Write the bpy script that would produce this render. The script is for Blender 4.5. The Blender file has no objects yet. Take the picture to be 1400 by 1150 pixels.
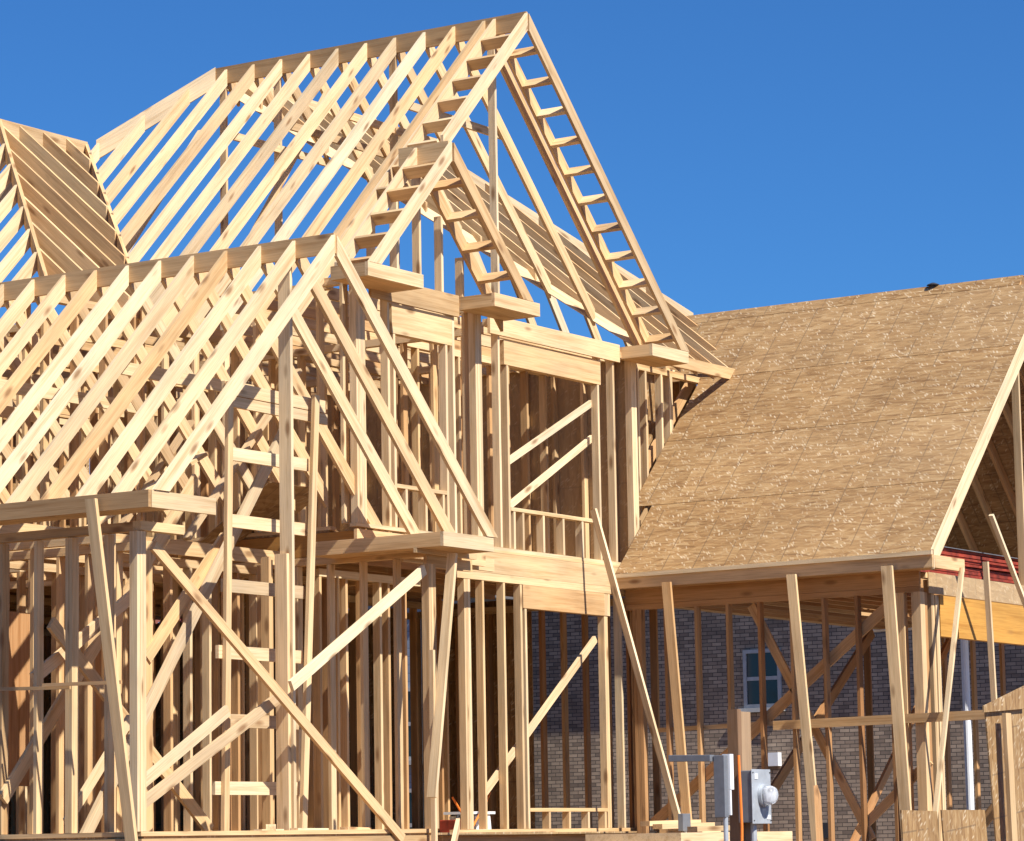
import bpy, math, random
from mathutils import Vector as V
random.seed(7)
C = bpy.context.scene.collection
H = 1.6                      # eye height above the ground; plan heights below are measured from the eye
UP = V((0, 0, 1))
def rnd(a, b): return random.uniform(a, b)

# ------------------------------------------------------------------ materials
def newmat(name):
    m = bpy.data.materials.new(name); m.use_nodes = True
    nt = m.node_tree; b = nt.nodes['Principled BSDF']
    return m, nt, b
def nd(nt, typ, **k):
    n = nt.nodes.new(typ)
    for a, v in k.items():
        if a in n.inputs.keys() if isinstance(a, str) else False: n.inputs[a].default_value = v
        else: setattr(n, a, v)
    return n
def lk(nt, a, b): nt.links.new(a, b)
def ramp(nt, fac, stops):
    r = nt.nodes.new('ShaderNodeValToRGB'); el = r.color_ramp.elements
    while len(el) < len(stops): el.new(0.5)
    for e, (p, c) in zip(el, stops): e.position = p; e.color = (c[0], c[1], c[2], 1)
    if fac is not None: lk(nt, fac, r.inputs['Fac'])
    return r
def mixc(nt, fac, a, b, mode='MIX'):
    n = nt.nodes.new('ShaderNodeMix'); n.data_type = 'RGBA'; n.blend_type = mode
    for s, i in ((fac, 0), (a, 6), (b, 7)):
        if hasattr(s, 'default_value') or hasattr(s, 'links'): lk(nt, s, n.inputs[i])
        elif isinstance(s, (int, float)): n.inputs[i].default_value = s
        else: n.inputs[i].default_value = (s[0], s[1], s[2], 1)
    return n.outputs[2]
def attr(nt, name):
    a = nt.nodes.new('ShaderNodeAttribute'); a.attribute_name = name; return a
def mapping(nt, vec, scale, rot=(0, 0, 0), loc=(0, 0, 0)):
    m = nt.nodes.new('ShaderNodeMapping'); m.inputs['Scale'].default_value = scale
    m.inputs['Rotation'].default_value = rot; m.inputs['Location'].default_value = loc
    lk(nt, vec, m.inputs['Vector']); return m.outputs[0]
def noise(nt, vec, scale=1, detail=3, rough=.6):
    n = nt.nodes.new('ShaderNodeTexNoise'); n.inputs['Scale'].default_value = scale
    n.inputs['Detail'].default_value = detail; n.inputs['Roughness'].default_value = rough
    lk(nt, vec, n.inputs['Vector']); return n
def math_(nt, op, a, b=None, clamp=False):
    n = nt.nodes.new('ShaderNodeMath'); n.operation = op; n.use_clamp = clamp
    for i, s in enumerate((a, b)):
        if s is None: continue
        if isinstance(s, (int, float)): n.inputs[i].default_value = s
        else: lk(nt, s, n.inputs[i])
    return n.outputs[0]

def pine_material(name, pale, gold, deep, knots=1.0):
    m, nt, b = newmat(name)
    gc = attr(nt, 'gc').outputs['Vector']; tone = attr(nt, 'tone').outputs['Fac']
    base = ramp(nt, tone, [(0, pale), (.5, gold), (1, deep)]).outputs[0]
    # long soft streaks, fine grain
    n1 = noise(nt, mapping(nt, gc, (.7, 14, 14)), 1, 4, .65)
    n2 = noise(nt, mapping(nt, gc, (2.5, 120, 120)), 1, 2, .5)
    n3 = noise(nt, mapping(nt, gc, (1.1, 3, 3)), 1, 3, .6)
    s1 = ramp(nt, n1.outputs[0], [(.30, (.76, .68, .58)), (.50, (1, 1, 1)), (.72, (1.08, 1.06, 1.03))]).outputs[0]
    s2 = ramp(nt, n2.outputs[0], [(.3, (.86, .82, .76)), (.6, (1.03, 1.03, 1.02))]).outputs[0]
    s3 = ramp(nt, n3.outputs[0], [(.32, (.80, .80, .82)), (.6, (1.04, 1.02, .99))]).outputs[0]
    c = mixc(nt, 1, base, s1, 'MULTIPLY'); c = mixc(nt, 1, c, s2, 'MULTIPLY'); c = mixc(nt, .8, c, s3, 'MULTIPLY')
    nb = noise(nt, mapping(nt, gc, (.012, .05, .05)), 1, 0, 0)
    c = mixc(nt, 1, c, ramp(nt, nb.outputs[0], [(.30, (.72, .66, .60)), (.42, (1.0, .93, .84)), (.52, (1.0, 1.0, .98)), (.62, (1.0, .90, .80)), (.72, (.90, .90, .90))]).outputs[0], 'MULTIPLY')
    # knots
    vo = nt.nodes.new('ShaderNodeTexVoronoi'); vo.inputs['Scale'].default_value = 1
    lk(nt, mapping(nt, gc, (2.2, 6.5, 6.5)), vo.inputs['Vector'])
    k = ramp(nt, vo.outputs['Distance'], [(.09, (1, 1, 1)), (.24, (0, 0, 0))]).outputs[0]
    sel = math_(nt, 'GREATER_THAN', vo.outputs['Color'], .42)
    kf = math_(nt, 'MULTIPLY', math_(nt, 'MULTIPLY', k, sel), .8 * knots)
    c = mixc(nt, kf, c, (.22, .11, .045))
    lk(nt, c, b.inputs['Base Color'])
    b.inputs['Roughness'].default_value = .72; b.inputs['Specular IOR Level'].default_value = .25
    bp = nt.nodes.new('ShaderNodeBump'); bp.inputs['Strength'].default_value = .25; bp.inputs['Distance'].default_value = .002
    lk(nt, n1.outputs[0], bp.inputs['Height']); lk(nt, bp.outputs[0], b.inputs['Normal'])
    return m
PINE = pine_material('pine', (.78, .66, .465), (.69, .50, .28), (.42, .225, .10))
LVL = pine_material('laminated_beam', (.68, .39, .10), (.60, .33, .085), (.40, .20, .06), .35)
TREATED = pine_material('weathered_wood', (.42, .31, .21), (.36, .25, .16), (.22, .14, .09))

def osb_material():
    m, nt, b = newmat('strand_board')
    gc = attr(nt, 'gc').outputs['Vector']; tone = attr(nt, 'tone').outputs['Fac']
    wv = noise(nt, mapping(nt, gc, (3, 3, 3)), 1, 2, .5)
    add = nt.nodes.new('ShaderNodeVectorMath'); add.operation = 'MULTIPLY_ADD'
    lk(nt, wv.outputs['Color'], add.inputs[0]); add.inputs[1].default_value = (.16, .05, 0); lk(nt, gc, add.inputs[2])
    w = add.outputs[0]
    def layer(rot, sc):
        v = nt.nodes.new('ShaderNodeTexVoronoi'); v.voronoi_dimensions = '2D'; v.inputs['Scale'].default_value = 1
        lk(nt, mapping(nt, mapping(nt, w, (1, 1, 1), (0, 0, rot)), sc), v.inputs['Vector']); return v
    a = layer(.10, (5, 46, 1)); a2 = layer(-.30, (8, 40, 1)); f1 = layer(.95, (11, 38, 1)); f2 = layer(.35, (12, 56, 1))
    base = ramp(nt, a.outputs['Color'], [(0, (.12, .050, .016)), (.3, (.26, .140, .052)), (.7, (.35, .210, .088)), (1, (.46, .32, .165))]).outputs[0]
    b2 = ramp(nt, a2.outputs['Color'], [(0, (.14, .066, .022)), (.5, (.31, .182, .075)), (1, (.42, .275, .135))]).outputs[0]
    c = mixc(nt, .38, base, b2)
    patch = ramp(nt, noise(nt, mapping(nt, gc, (5, 6, 1)), 1, 3, .6).outputs[0], [(.42, (.10, .10, .10)), (.60, (1, 1, 1))]).outputs[0]
    for f, th, col in ((f1, .66, (.62, .50, .34)), (f2, .78, (.56, .43, .27)), (f2, .02, (.2, .1, .04))):
        if th > .5: s = math_(nt, 'GREATER_THAN', f.outputs['Color'], th)
        else: s = math_(nt, 'LESS_THAN', f.outputs['Color'], .14)
        edge = ramp(nt, f.outputs['Distance'], [(.18, (1, 1, 1)), (.45, (0, 0, 0))]).outputs[0]
        c = mixc(nt, math_(nt, 'MULTIPLY', math_(nt, 'MULTIPLY', math_(nt, 'MULTIPLY', s, patch), edge), .8), c, col)
    st = noise(nt, mapping(nt, gc, (.9, 1.3, 1)), 1, 4, .6)
    c = mixc(nt, .9, c, ramp(nt, st.outputs[0], [(.3, (.78, .76, .74)), (.55, (1, 1, 1)), (.75, (1.1, 1.08, 1.04))]).outputs[0], 'MULTIPLY')
    # printed nail lines every 16 inches across the sheet, broken up
    sp = nt.nodes.new('ShaderNodeSeparateXYZ'); lk(nt, gc, sp.inputs[0])
    fr = math_(nt, 'FRACT', math_(nt, 'DIVIDE', sp.outputs[0], .4064), None)
    ln = math_(nt, 'LESS_THAN', math_(nt, 'ABSOLUTE', math_(nt, 'SUBTRACT', fr, .5)), .019)
    br = math_(nt, 'GREATER_THAN', noise(nt, mapping(nt, gc, (1.6, 2.2, 1)), 1, 3, .7).outputs[0], .46)
    c = mixc(nt, math_(nt, 'MULTIPLY', math_(nt, 'MULTIPLY', ln, br), .55), c, (.11, .07, .04))
    c = mixc(nt, tone, c, mixc(nt, .55, c, (.62, .46, .27)))
    lk(nt, c, b.inputs['Base Color']); b.inputs['Roughness'].default_value = .6
    b.inputs['Specular IOR Level'].default_value = .3
    bp = nt.nodes.new('ShaderNodeBump'); bp.inputs['Strength'].default_value = .35; bp.inputs['Distance'].default_value = .004
    lk(nt, a.outputs['Color'], bp.inputs['Height']); lk(nt, bp.outputs[0], b.inputs['Normal'])
    return m
OSB = osb_material()

def plain(name, col, rough=.6, metal=0, var=.12, scale=6):
    m, nt, b = newmat(name)
    tc = nt.nodes.new('ShaderNodeTexCoord')
    n = noise(nt, tc.outputs['Object'], scale, 5, .6)
    lo = tuple(x * (1 - var) for x in col); hi = tuple(min(1, x * (1 + var)) for x in col)
    lk(nt, ramp(nt, n.outputs[0], [(.3, lo), (.7, hi)]).outputs[0], b.inputs['Base Color'])
    b.inputs['Roughness'].default_value = rough; b.inputs['Metallic'].default_value = metal
    return m
GALV = plain('galvanised_steel', (.44, .47, .50), .5, .3, .15, 9)
GREYP = plain('grey_paint', (.17, .18, .20), .5, .1, .12, 12)
DARKP = plain('dark_plastic', (.03, .03, .035), .5)
WHITE = plain('white_paint', (.78, .79, .80), .45, 0, .05)
TRIM = plain('window_trim', (.42, .42, .41), .6, 0, .15)
CONC = plain('concrete', (.36, .34, .31), .9, 0, .2, 3)
REDP = plain('red_board', (.25, .030, .012), .7, 0, .6, 7)
ORANGE = plain('orange_rubber', (.85, .22, .03), .5, 0, .05)
GLASS, _nt, _b = newmat('window_glass')
_b.inputs['Base Color'].default_value = (.02, .025, .03, 1); _b.inputs['Roughness'].default_value = .06
CLEAR, _nt, _b = newmat('clear_dome')
_b.inputs['Base Color'].default_value = (.9, .92, .95, 1); _b.inputs['Roughness'].default_value = .08
_b.inputs['Transmission Weight'].default_value = .7; _b.inputs['IOR'].default_value = 1.35

def brick_material():
    m, nt, b = newmat('grey_brick')
    tc = nt.nodes.new('ShaderNodeTexCoord')
    sp = nt.nodes.new('ShaderNodeSeparateXYZ'); lk(nt, tc.outputs['Object'], sp.inputs[0])
    cb = nt.nodes.new('ShaderNodeCombineXYZ'); lk(nt, math_(nt, 'ADD', sp.outputs[0], sp.outputs[1]), cb.inputs[0]); lk(nt, sp.outputs[2], cb.inputs[1])
    br = nt.nodes.new('ShaderNodeTexBrick'); lk(nt, cb.outputs[0], br.inputs['Vector'])
    br.inputs['Color1'].default_value = (.46, .35, .255, 1); br.inputs['Color2'].default_value = (.19, .14, .105, 1)
    br.inputs['Mortar'].default_value = (.09, .075, .06, 1); br.inputs['Scale'].default_value = 1
    br.inputs['Brick Width'].default_value = .205; br.inputs['Row Height'].default_value = .072
    br.inputs['Mortar Size'].default_value = .007; br.inputs['Bias'].default_value = -.15
    n = noise(nt, tc.outputs['Object'], 2.5, 4, .6)
    c = mixc(nt, .8, br.outputs['Color'], ramp(nt, n.outputs[0], [(.3, (.7, .7, .72)), (.7, (1.15, 1.12, 1.08))]).outputs[0], 'MULTIPLY')
    lk(nt, c, b.inputs['Base Color']); b.inputs['Roughness'].default_value = .9
    return m
BRICK = brick_material()
def ground_material():
    m, nt, b = newmat('red_clay_ground')
    tc = nt.nodes.new('ShaderNodeTexCoord')
    n = noise(nt, tc.outputs['Object'], .35, 8, .65); n2 = noise(nt, tc.outputs['Object'], 14, 5, .7)
    c = ramp(nt, n.outputs[0], [(.3, (.17, .085, .045)), (.5, (.26, .15, .085)), (.62, (.20, .16, .08)), (.75, (.07, .085, .03))]).outputs[0]
    c = mixc(nt, .5, c, ramp(nt, n2.outputs[0], [(.3, (.6, .6, .6)), (.7, (1.2, 1.2, 1.2))]).outputs[0], 'MULTIPLY')
    lk(nt, c, b.inputs['Base Color']); b.inputs['Roughness'].default_value = .95
    bp = nt.nodes.new('ShaderNodeBump'); bp.inputs['Distance'].default_value = .05; lk(nt, n2.outputs[0], bp.inputs['Height']); lk(nt, bp.outputs[0], b.inputs['Normal'])
    return m
GROUND = ground_material()
def leaf_material(name, lo, hi):
    m, nt, b = newmat(name)
    t = attr(nt, 'tone').outputs['Fac']
    lk(nt, ramp(nt, t, [(0, lo), (1, hi)]).outputs[0], b.inputs['Base Color'])
    b.inputs['Roughness'].default_value = .6
    return m
LEAF = leaf_material('green_leaves', (.03, .055, .018), (.12, .16, .05))
AUTUMN = leaf_material('russet_leaves', (.10, .03, .02), (.34, .10, .07))
BARK = plain('bark', (.09, .065, .045), .9, 0, .3, 10)
SIDING, _nt, _b = newmat('grey_siding')
_tc = _nt.nodes.new('ShaderNodeTexCoord'); _sp = _nt.nodes.new('ShaderNodeSeparateXYZ'); lk(_nt, _tc.outputs['Object'], _sp.inputs[0])
_fr = math_(_nt, 'FRACT', math_(_nt, 'DIVIDE', _sp.outputs[2], .15))
lk(_nt, ramp(_nt, _fr, [(0, (.10, .12, .15)), (.12, (.26, .30, .36)), (1, (.30, .34, .40))]).outputs[0], _b.inputs['Base Color'])
SHINGLE = plain('shingles', (.10, .095, .095), .9, 0, .3, 8)

# ------------------------------------------------------------------ mesh building
class MB:
    """collects prisms; every vertex carries board coordinates (gc) and a tone"""
    def __init__(s): s.v = []; s.f = []; s.gc = []; s.t = []
    def prism(s, p0, p1, t, d, D, tone=None, shift=0):
        """board from p0 to p1; body runs depth d along D and +-t/2 across"""
        p0 = V(p0); p1 = V(p1); D = V(D).normalized(); ax = p1 - p0; L = ax.length
        T = ax.cross(D).normalized()
        tone = rnd(.1, .6) if tone is None else tone
        o = V((rnd(0, 60), rnd(0, 60), rnd(0, 60)))
        n = len(s.v)
        for l, p in ((0, p0), (L, p1)):
            for a in (0, 1):
                for c in (-.5, .5):
                    s.v.append(p + D * (d * a) + T * (t * c + shift)); s.gc.append(o + V((l, d * a, t * c))); s.t.append(tone)
        for f in ((0, 1, 3, 2), (4, 6, 7, 5), (0, 4, 5, 1), (2, 3, 7, 6), (0, 2, 6, 4), (1, 5, 7, 3)):
            s.f.append([n + i for i in f])
        return s
    def box(s, u0, u1, v0, v1, z0, z1, tone=None, jit=0):
        e = (u1 - u0, v1 - v0, z1 - z0); k = max(range(3), key=lambda i: e[i])
        c = [(u0 + u1) / 2, (v0 + v1) / 2, (z0 + z1) / 2]
        j = lambda: rnd(-jit, jit)
        if k == 2: return s.prism((c[0] + j(), v0 + j(), z0), (c[0] + j(), v0 + j(), z1), e[0], e[1], (0, 1, 0), tone)
        if k == 0: return s.prism((u0, c[1], z1 + j()), (u1, c[1], z1 + j()), e[1], e[2], (0, 0, -1), tone)
        return s.prism((c[0], v0, z1 + j()), (c[0], v1, z1 + j()), e[0], e[2], (0, 0, -1), tone)
    def panel(s, a, b, c, d, th, n, tone=.2, g0=(0, 0)):
        """flat sheet a-b-c-d (a->b long edge, b->c across), thickness th along -n"""
        pts = [V(a), V(b), V(c), V(d)]; n = V(n).normalized(); k = len(s.v)
        X = (pts[1] - pts[0]).normalized(); Y = n.cross(X).normalized(); r = V((rnd(0, 9) * 0 + g0[0], g0[1] + rnd(0, 40), 0)); r.x += round(rnd(0, 60)) * .4064
        for q in (0, 1):
            for p in pts:
                s.v.append(p - n * (th * q)); w = p - pts[0]; s.gc.append(V((w.dot(X), w.dot(Y), -q * th)) + r); s.t.append(tone)
        s.f += [[k, k + 1, k + 2, k + 3], [k + 7, k + 6, k + 5, k + 4]] + [[k + i, k + 4 + i, k + 4 + (i + 1) % 4, k + (i + 1) % 4] for i in range(4)]
        return s
    def quad(s, p, tone=.5):
        k = len(s.v); s.v += [V(x) for x in p]; s.gc += [V(x) for x in p]; s.t += [tone] * len(p); s.f.append(list(range(k, k + len(p))))
        return s
    def tube(s, pts, rad, n=8, tone=.5, cap=True):
        rings = []; P = [V(p) for p in pts]; rads = rad if isinstance(rad, (list, tuple)) else [rad] * len(P)
        for i, p in enumerate(P):
            d = (P[min(i + 1, len(P) - 1)] - P[max(i - 1, 0)]).normalized()
            a = d.cross(V((0, 0, 1)) if abs(d.z) < .9 else V((1, 0, 0))).normalized(); b = d.cross(a)
            k = len(s.v); rings.append(k)
            for j in range(n):
                q = 2 * math.pi * j / n; x = p + (a * math.cos(q) + b * math.sin(q)) * rads[i]
                s.v.append(x); s.gc.append(V((i * .1, q, 0))); s.t.append(tone)
        for r0, r1 in zip(rings, rings[1:]):
            for j in range(n): s.f.append([r0 + j, r0 + (j + 1) % n, r1 + (j + 1) % n, r1 + j])
        if cap: s.f.append(list(range(rings[0], rings[0] + n))[::-1]); s.f.append(list(range(rings[-1], rings[-1] + n)))
        return s
    def build(s, name, mat, parent=None, bevel=0, smooth=False):
        org = base_of(parent)
        me = bpy.data.meshes.new(name)
        me.from_pydata([tuple(V((p[0], p[1], p[2] + H)) - org) for p in s.v], [], s.f)
        a = me.attributes.new('gc', 'FLOAT_VECTOR', 'POINT'); a.data.foreach_set('vector', [x for g in s.gc for x in g])
        a = me.attributes.new('tone', 'FLOAT', 'POINT'); a.data.foreach_set('value', s.t)
        me.materials.append(mat)
        import bmesh
        bm = bmesh.new(); bm.from_mesh(me); bmesh.ops.recalc_face_normals(bm, faces=bm.faces)
        bm.to_mesh(me); bm.free()
        if smooth:
            for p in me.polygons: p.use_smooth = True
        o = bpy.data.objects.new(name, me); C.objects.link(o); o.parent = parent
        if bevel:
            b = o.modifiers.new('bevel', 'BEVEL'); b.width = bevel; b.segments = 2; b.limit_method = 'ANGLE'
        return o
def base_of(o):
    b = V((0, 0, 0))
    while o is not None: b = b + V(o.location); o = o.parent
    return b
def tag(o, label=None, cat=None, group=None, kind=None):
    for k, v in (('label', label), ('category', cat), ('group', group), ('kind', kind)):
        if v: o[k] = v
    return o
def thing(name, p, label, cat, group=None):
    o = bpy.data.objects.new(name, None); C.objects.link(o); o.location = (p[0], p[1], p[2] + H); o.empty_display_size = .3
    return tag(o, label, cat, group)
def one(name, parent, mat, *a, **k):
    return MB().prism(*a, **k).build(name, mat, parent)
def onebox(name, parent, mat, *a, **k):
    return MB().box(*a, **k).build(name, mat, parent)

# ------------------------------------------------------------------ camera, light, sky
cam = bpy.data.cameras.new('camera'); co = bpy.data.objects.new('camera', cam); C.objects.link(co)
bpy.context.scene.camera = co
cam.sensor_fit = 'HORIZONTAL'; cam.sensor_width = 36; cam.lens = 4271.215 / 1400 * 36; cam.clip_end = 3000; cam.clip_start = .5
yaw, pit, rol = 0.993084856, 0.134524850, -0.0174686322
fw = V((math.sin(yaw), math.cos(yaw), 0)); rt = V((math.cos(yaw), -math.sin(yaw), 0))
f2 = math.cos(pit) * fw + math.sin(pit) * UP; u2 = math.cos(pit) * UP - math.sin(pit) * fw
r3 = math.cos(rol) * rt + math.sin(rol) * u2; u3 = math.cos(rol) * u2 - math.sin(rol) * rt
from mathutils import Matrix
M = Matrix((r3, u3, -f2)).transposed().to_4x4(); M.translation = V((0, 0, H)); co.matrix_world = M

SUN = V((-.22, -1, 1.15)).normalized()
sl = bpy.data.lights.new('sun', 'SUN'); so = bpy.data.objects.new('sun', sl); C.objects.link(so)
sl.energy = 4.8; sl.angle = math.radians(.53); sl.color = (1, .955, .88)
so.rotation_euler = SUN.to_track_quat('Z', 'Y').to_euler(); so.location = (0, 0, 40)
w = bpy.data.worlds.new('World'); bpy.context.scene.world = w; w.use_nodes = True
wt = w.node_tree; bg = wt.nodes['Background']
sky = wt.nodes.new('ShaderNodeTexSky'); sky.sky_type = 'NISHITA'; sky.sun_disc = False
sky.sun_elevation = math.asin(SUN.z); sky.sun_rotation = math.atan2(SUN.x, SUN.y)
sky.air_density = 1.0; sky.dust_density = 0.2; sky.ozone_density = 3.0; sky.altitude = 200
tint = wt.nodes.new('ShaderNodeMix'); tint.data_type = 'RGBA'; tint.blend_type = 'MULTIPLY'; tint.inputs[0].default_value = 1
tint.inputs[7].default_value = (.36, .84, 1.42, 1)
wt.links.new(sky.outputs[0], tint.inputs[6]); wt.links.new(tint.outputs[2], bg.inputs[0]); bg.inputs[1].default_value = .050
sc = bpy.context.scene
sc.view_settings.view_transform = 'Standard'; sc.view_settings.look = 'None'; sc.view_settings.gamma = 1; sc.view_settings.exposure = .73
sc.cycles.max_bounces = 8; sc.cycles.diffuse_bounces = 5; sc.cycles.glossy_bounces = 2; sc.cycles.transparent_max_bounces = 4
sc.cycles.use_denoising = True

# ------------------------------------------------------------------ setting
g = MB(); n = 40; R = 900.
def gz(x, y):
    return -1.6 + .25 * math.sin(x * .11) * math.sin(y * .09) * (1 if math.hypot(x - 28, y - 20) > 16 else 0)
xs = [-R, -300, -100, -40] + [-20 + 4 * i for i in range(31)] + [140, 200, 300, 500, R]
for i in range(len(xs) - 1):
    for j in range(len(xs) - 1):
        g.quad([(a, b, gz(a, b)) for a, b in ((xs[i], xs[j]), (xs[i + 1], xs[j]), (xs[i + 1], xs[j + 1]), (xs[i], xs[j + 1]))])
tag(g.build('ground', GROUND, None), kind='structure')

# ------------------------------------------------------------------ the house frame
S = .4064
house = thing('timber_house_frame', (25, 17.3, -1.6), 'unfinished two-storey house of bare pale timber framing with steep open gable roofs', 'house')
VD = .14                                            # rafter depth
RD = VD * math.sqrt(2)                              # the same measured plumb on a 12/12 slope
RT = .038
def rafter(parent, a, b, name='rafter', d=None, t=RT, tone=None, mat=None):
    """a, b on the top edge; ends cut plumb"""
    a = V(a); b = V(b); sl = abs(b.z - a.z) / max(1e-6, math.hypot(b.x - a.x, b.y - a.y))
    dv = (d or VD) * math.sqrt(1 + sl * sl)
    return one(name, parent, mat or PINE, a, b, t, dv, (0, 0, -1), tone=rnd(.0, .38) if tone is None else tone)
def cut_rafter(parent, u0, z0, sgn, v, zc, name='rafter', tone=.2):
    """gable rafter from (u0, z0) falling 1:1 towards sgn, its foot cut level at height zc"""
    m = MB(); o = V((rnd(0, 60), rnd(0, 60), rnd(0, 60))); P4 = [(0, z0), (z0 - zc, zc), (z0 - RD - zc, zc), (0, z0 - RD)]
    for dv in (-RT / 2, RT / 2):
        for a, z in P4: m.v.append(V((u0 + sgn * a, v + dv, z))); m.gc.append(o + V(((a - z) * .707, (a + z) * .707, dv))); m.t.append(tone)
    m.f += [[0, 1, 2, 3], [7, 6, 5, 4]] + [[i, i + 4, (i + 1) % 4 + 4, (i + 1) % 4] for i in range(4)]
    return m.build(name, PINE, parent)
def part(name, *pr, mat=PINE, label=None):
    m = MB()
    for p in pr: m.prism(*p[:5], tone=p[5] if len(p) > 5 else rnd(.1, .5))
    o = m.build(name, mat, house)
    if label: o['label'] = label
    return o
X0, ZR = 28.326, 9.118                              # main ridge
def zl(u): return ZR - (X0 - u)                     # left plane of main roof
def zr_(u): return ZR - (u - X0)
# main roof: ridge board, hips
main = part('main_roof', ((X0, 18.178, ZR), (X0, 22.56, ZR + .02), RT, .205, (0, 0, -1), .55))
VEND = 22.55
hipdir = V((-.95, 1.13 + .05, -.95))
one('hip_rafter', main, PINE, (X0 - .02, VEND, ZR + .03), V((X0, VEND, ZR + .03)) + hipdir * .93, RT, .24, (0, 0, -1), tone=.15)
vs = [18.174, 18.595, 18.735] + [18.735 + S * i for i in range(1, 13)]
def val_left(v): return 27.48 - (23.85 - v) / 1.17  # valley between main left slope and the left hip roof
for i, v in enumerate(vs):
    top = X0 - .019 if v < VEND else X0 - (v - VEND) * .84
    low = 24.62 if v < 20.9 else val_left(v) + .02
    if v > 20.5 and v < 20.9: low = 24.9
    if i == 0: low = 26.62
    rafter(main, (top, v, zl(top)), (low, v, zl(low)), 'fly_rafter' if i == 0 else 'rafter' if v < VEND else 'jack_rafter', tone=.04 if i == 0 else None)
for v in (22.79, 23.2, 23.58):
    pass
def val_right(v): return 31.40 - (v - 18.87) / 1.235
for i, v in enumerate(vs):
    if v > VEND: continue
    low = 31.64 if i == 0 else (31.55 if i < 3 else val_right(v))
    if i == 0: cut_rafter(main, X0 + .019, ZR - .019, 1, 18.178, 5.72, 'fly_rafter', .2)
    else: rafter(main, (X0 + .019, v, zr_(X0 + .019)), (low, v, zr_(low)), 'rafter', tone=rnd(.25, .6))
# lookouts (ladder) both sides
def lookouts(parent, x0, z0, sgn, v0, v1, n, first=.32, step=.2874, tone=(.2, .5)):
    for i in range(n):
        u = x0 + sgn * (first + step * i); z = z0 - abs(u - x0) - .004
        nrm = V((sgn * 1, 0, 1)).normalized()       # outward normal of the slope
        one('lookout', parent, PINE, (u, v0, z), (u, v1, z), RT, .134, -nrm, tone=rnd(*tone))
lookouts(main, X0, ZR, -1, 18.20, 18.575, 8)
lookouts(main, X0, ZR, 1, 18.20, 18.575, 11)
# collar ties and odd bracing inside the main roof
for v in (19.18, 19.99, 20.8, 21.62):
    one('collar_tie', main, PINE, (X0 - 1.02, v, 8.08), (X0 + 1.02, v, 8.08), RT, .09, (0, 0, -1), tone=.3)
# king stud in the gable
onebox('gable_stud', main, PINE, 28.325, 28.363, 18.62, 18.71, 5.74, 8.88, tone=.12)
one('roof_brace', main, PINE, (25.9, 20.6, 5.75), (27.9, 20.55, 8.5), RT, .09, (0, 1, 0), tone=.3)
one('roof_brace', main, PINE, (25.6, 22.2, 5.75), (27.6, 22.15, 8.2), RT, .09, (0, 1, 0), tone=.2)
for v in (19.95, 21.6, 22.4):
    onebox('ridge_post', main, PINE, X0 - .019, X0 + .019, v, v + .089, 5.75, 8.9, tone=.3)

# small gable over the bay
sx, sz = 26.19, 7.216
small = part('bay_gable_roof', ((sx, 17.79, sz), (sx, 18.42, sz), RT, .20, (0, 0, -1), .5))
cut_rafter(small, sx - .019, sz - .019, -1, 17.76, 5.724, 'fly_rafter', .02)
cut_rafter(small, sx + .019, sz - .019, 1, 17.76, 5.724, 'fly_rafter', .6)
rafter(small, (sx - .019, 18.20, sz - .019), (24.75, 18.20, sz - 1.44), tone=.2)
rafter(small, (sx + .019, 18.20, sz - .019), (27.75, 18.20, sz - 1.56), tone=.7)
lookouts(small, sx, sz, 1, 17.78, 18.18, 5, first=.33, tone=(.4, .7))
lookouts(small, sx, sz, -1, 17.78, 18.18, 5, first=.28, tone=(.3, .6))
for uR in (25.44, 25.85, 26.256, 26.66, 27.044):
    onebox('gable_stud', small, PINE, uR - RT, uR, 18.205, 18.294, 5.74, sz - abs(uR - sx) - .2, tone=rnd(.02, .3))

# eave returns: stub running out from the wall plus fascia
def eave_return(parent, u0, u1, vw, vf, zt, left=True, d=.14):
    m = MB()
    m.box(u0, u1, vf - .019, vf + .019, zt - d, zt, tone=.3)
    m.box(u0, u0 + RT, vf + .0195, vw, zt - d, zt - .002, tone=.42)
    m.box(u1 - RT, u1, vf + .0195, vw, zt - d, zt - .002, tone=.42)
    m.box(u0 + .04, u1 - .04, vf + .02, vw, zt - d, zt - d + .012, tone=.6)
    return m.build('eave_return', PINE, parent)
eave_return(small, 24.66, 25.62, 18.2, 17.76, 5.72)
eave_return(small, 26.92, 27.80, 18.2, 17.76, 5.72)
eave_return(main, 30.86, 31.70, 18.62, 18.178, 5.715)

# right hip roof
RH = lambda v: .82 * v - 9.40
right = part('right_hip_roof', ((X0 + .02, 22.55, RH(22.55) + .02), (32.15, 22.55, RH(22.55) + .02), RT, .2, (0, 0, -1), .35))
one('hip_rafter', right, PINE, (32.15, 22.57, RH(22.55) + .04), (34.36, 19.60, 6.69), RT, .235, (0, 0, -1), tone=.02)
one('valley_board', right, PINE, (31.66, 18.55, 5.70), (28.5, 22.45, RH(22.45) - .12), .17, .03, (.62, -.3, -.7), tone=.3)
one('fascia_board', right, PINE, (31.60, 18.42, 5.72), (33.30, 18.42, 5.72), RT, .14, (0, 0, -1), tone=.42)
k = 0
u = 28.72
while u < 34.3:
    vt = 22.53 if u < 32.15 else 22.55 - (u - 32.15) * 1.335
    vb = 18.87 + (31.40 - u) * 1.235 if u < 31.72 else (18.44 if u < 33.27 else 18.44 + (u - 33.27) * 1.19)
    if vt - vb > .1: rafter(right, (u, vt, RH(vt)), (u, vb, RH(vb)), 'jack_rafter', tone=rnd(.2, .75))
    u += S
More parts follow.
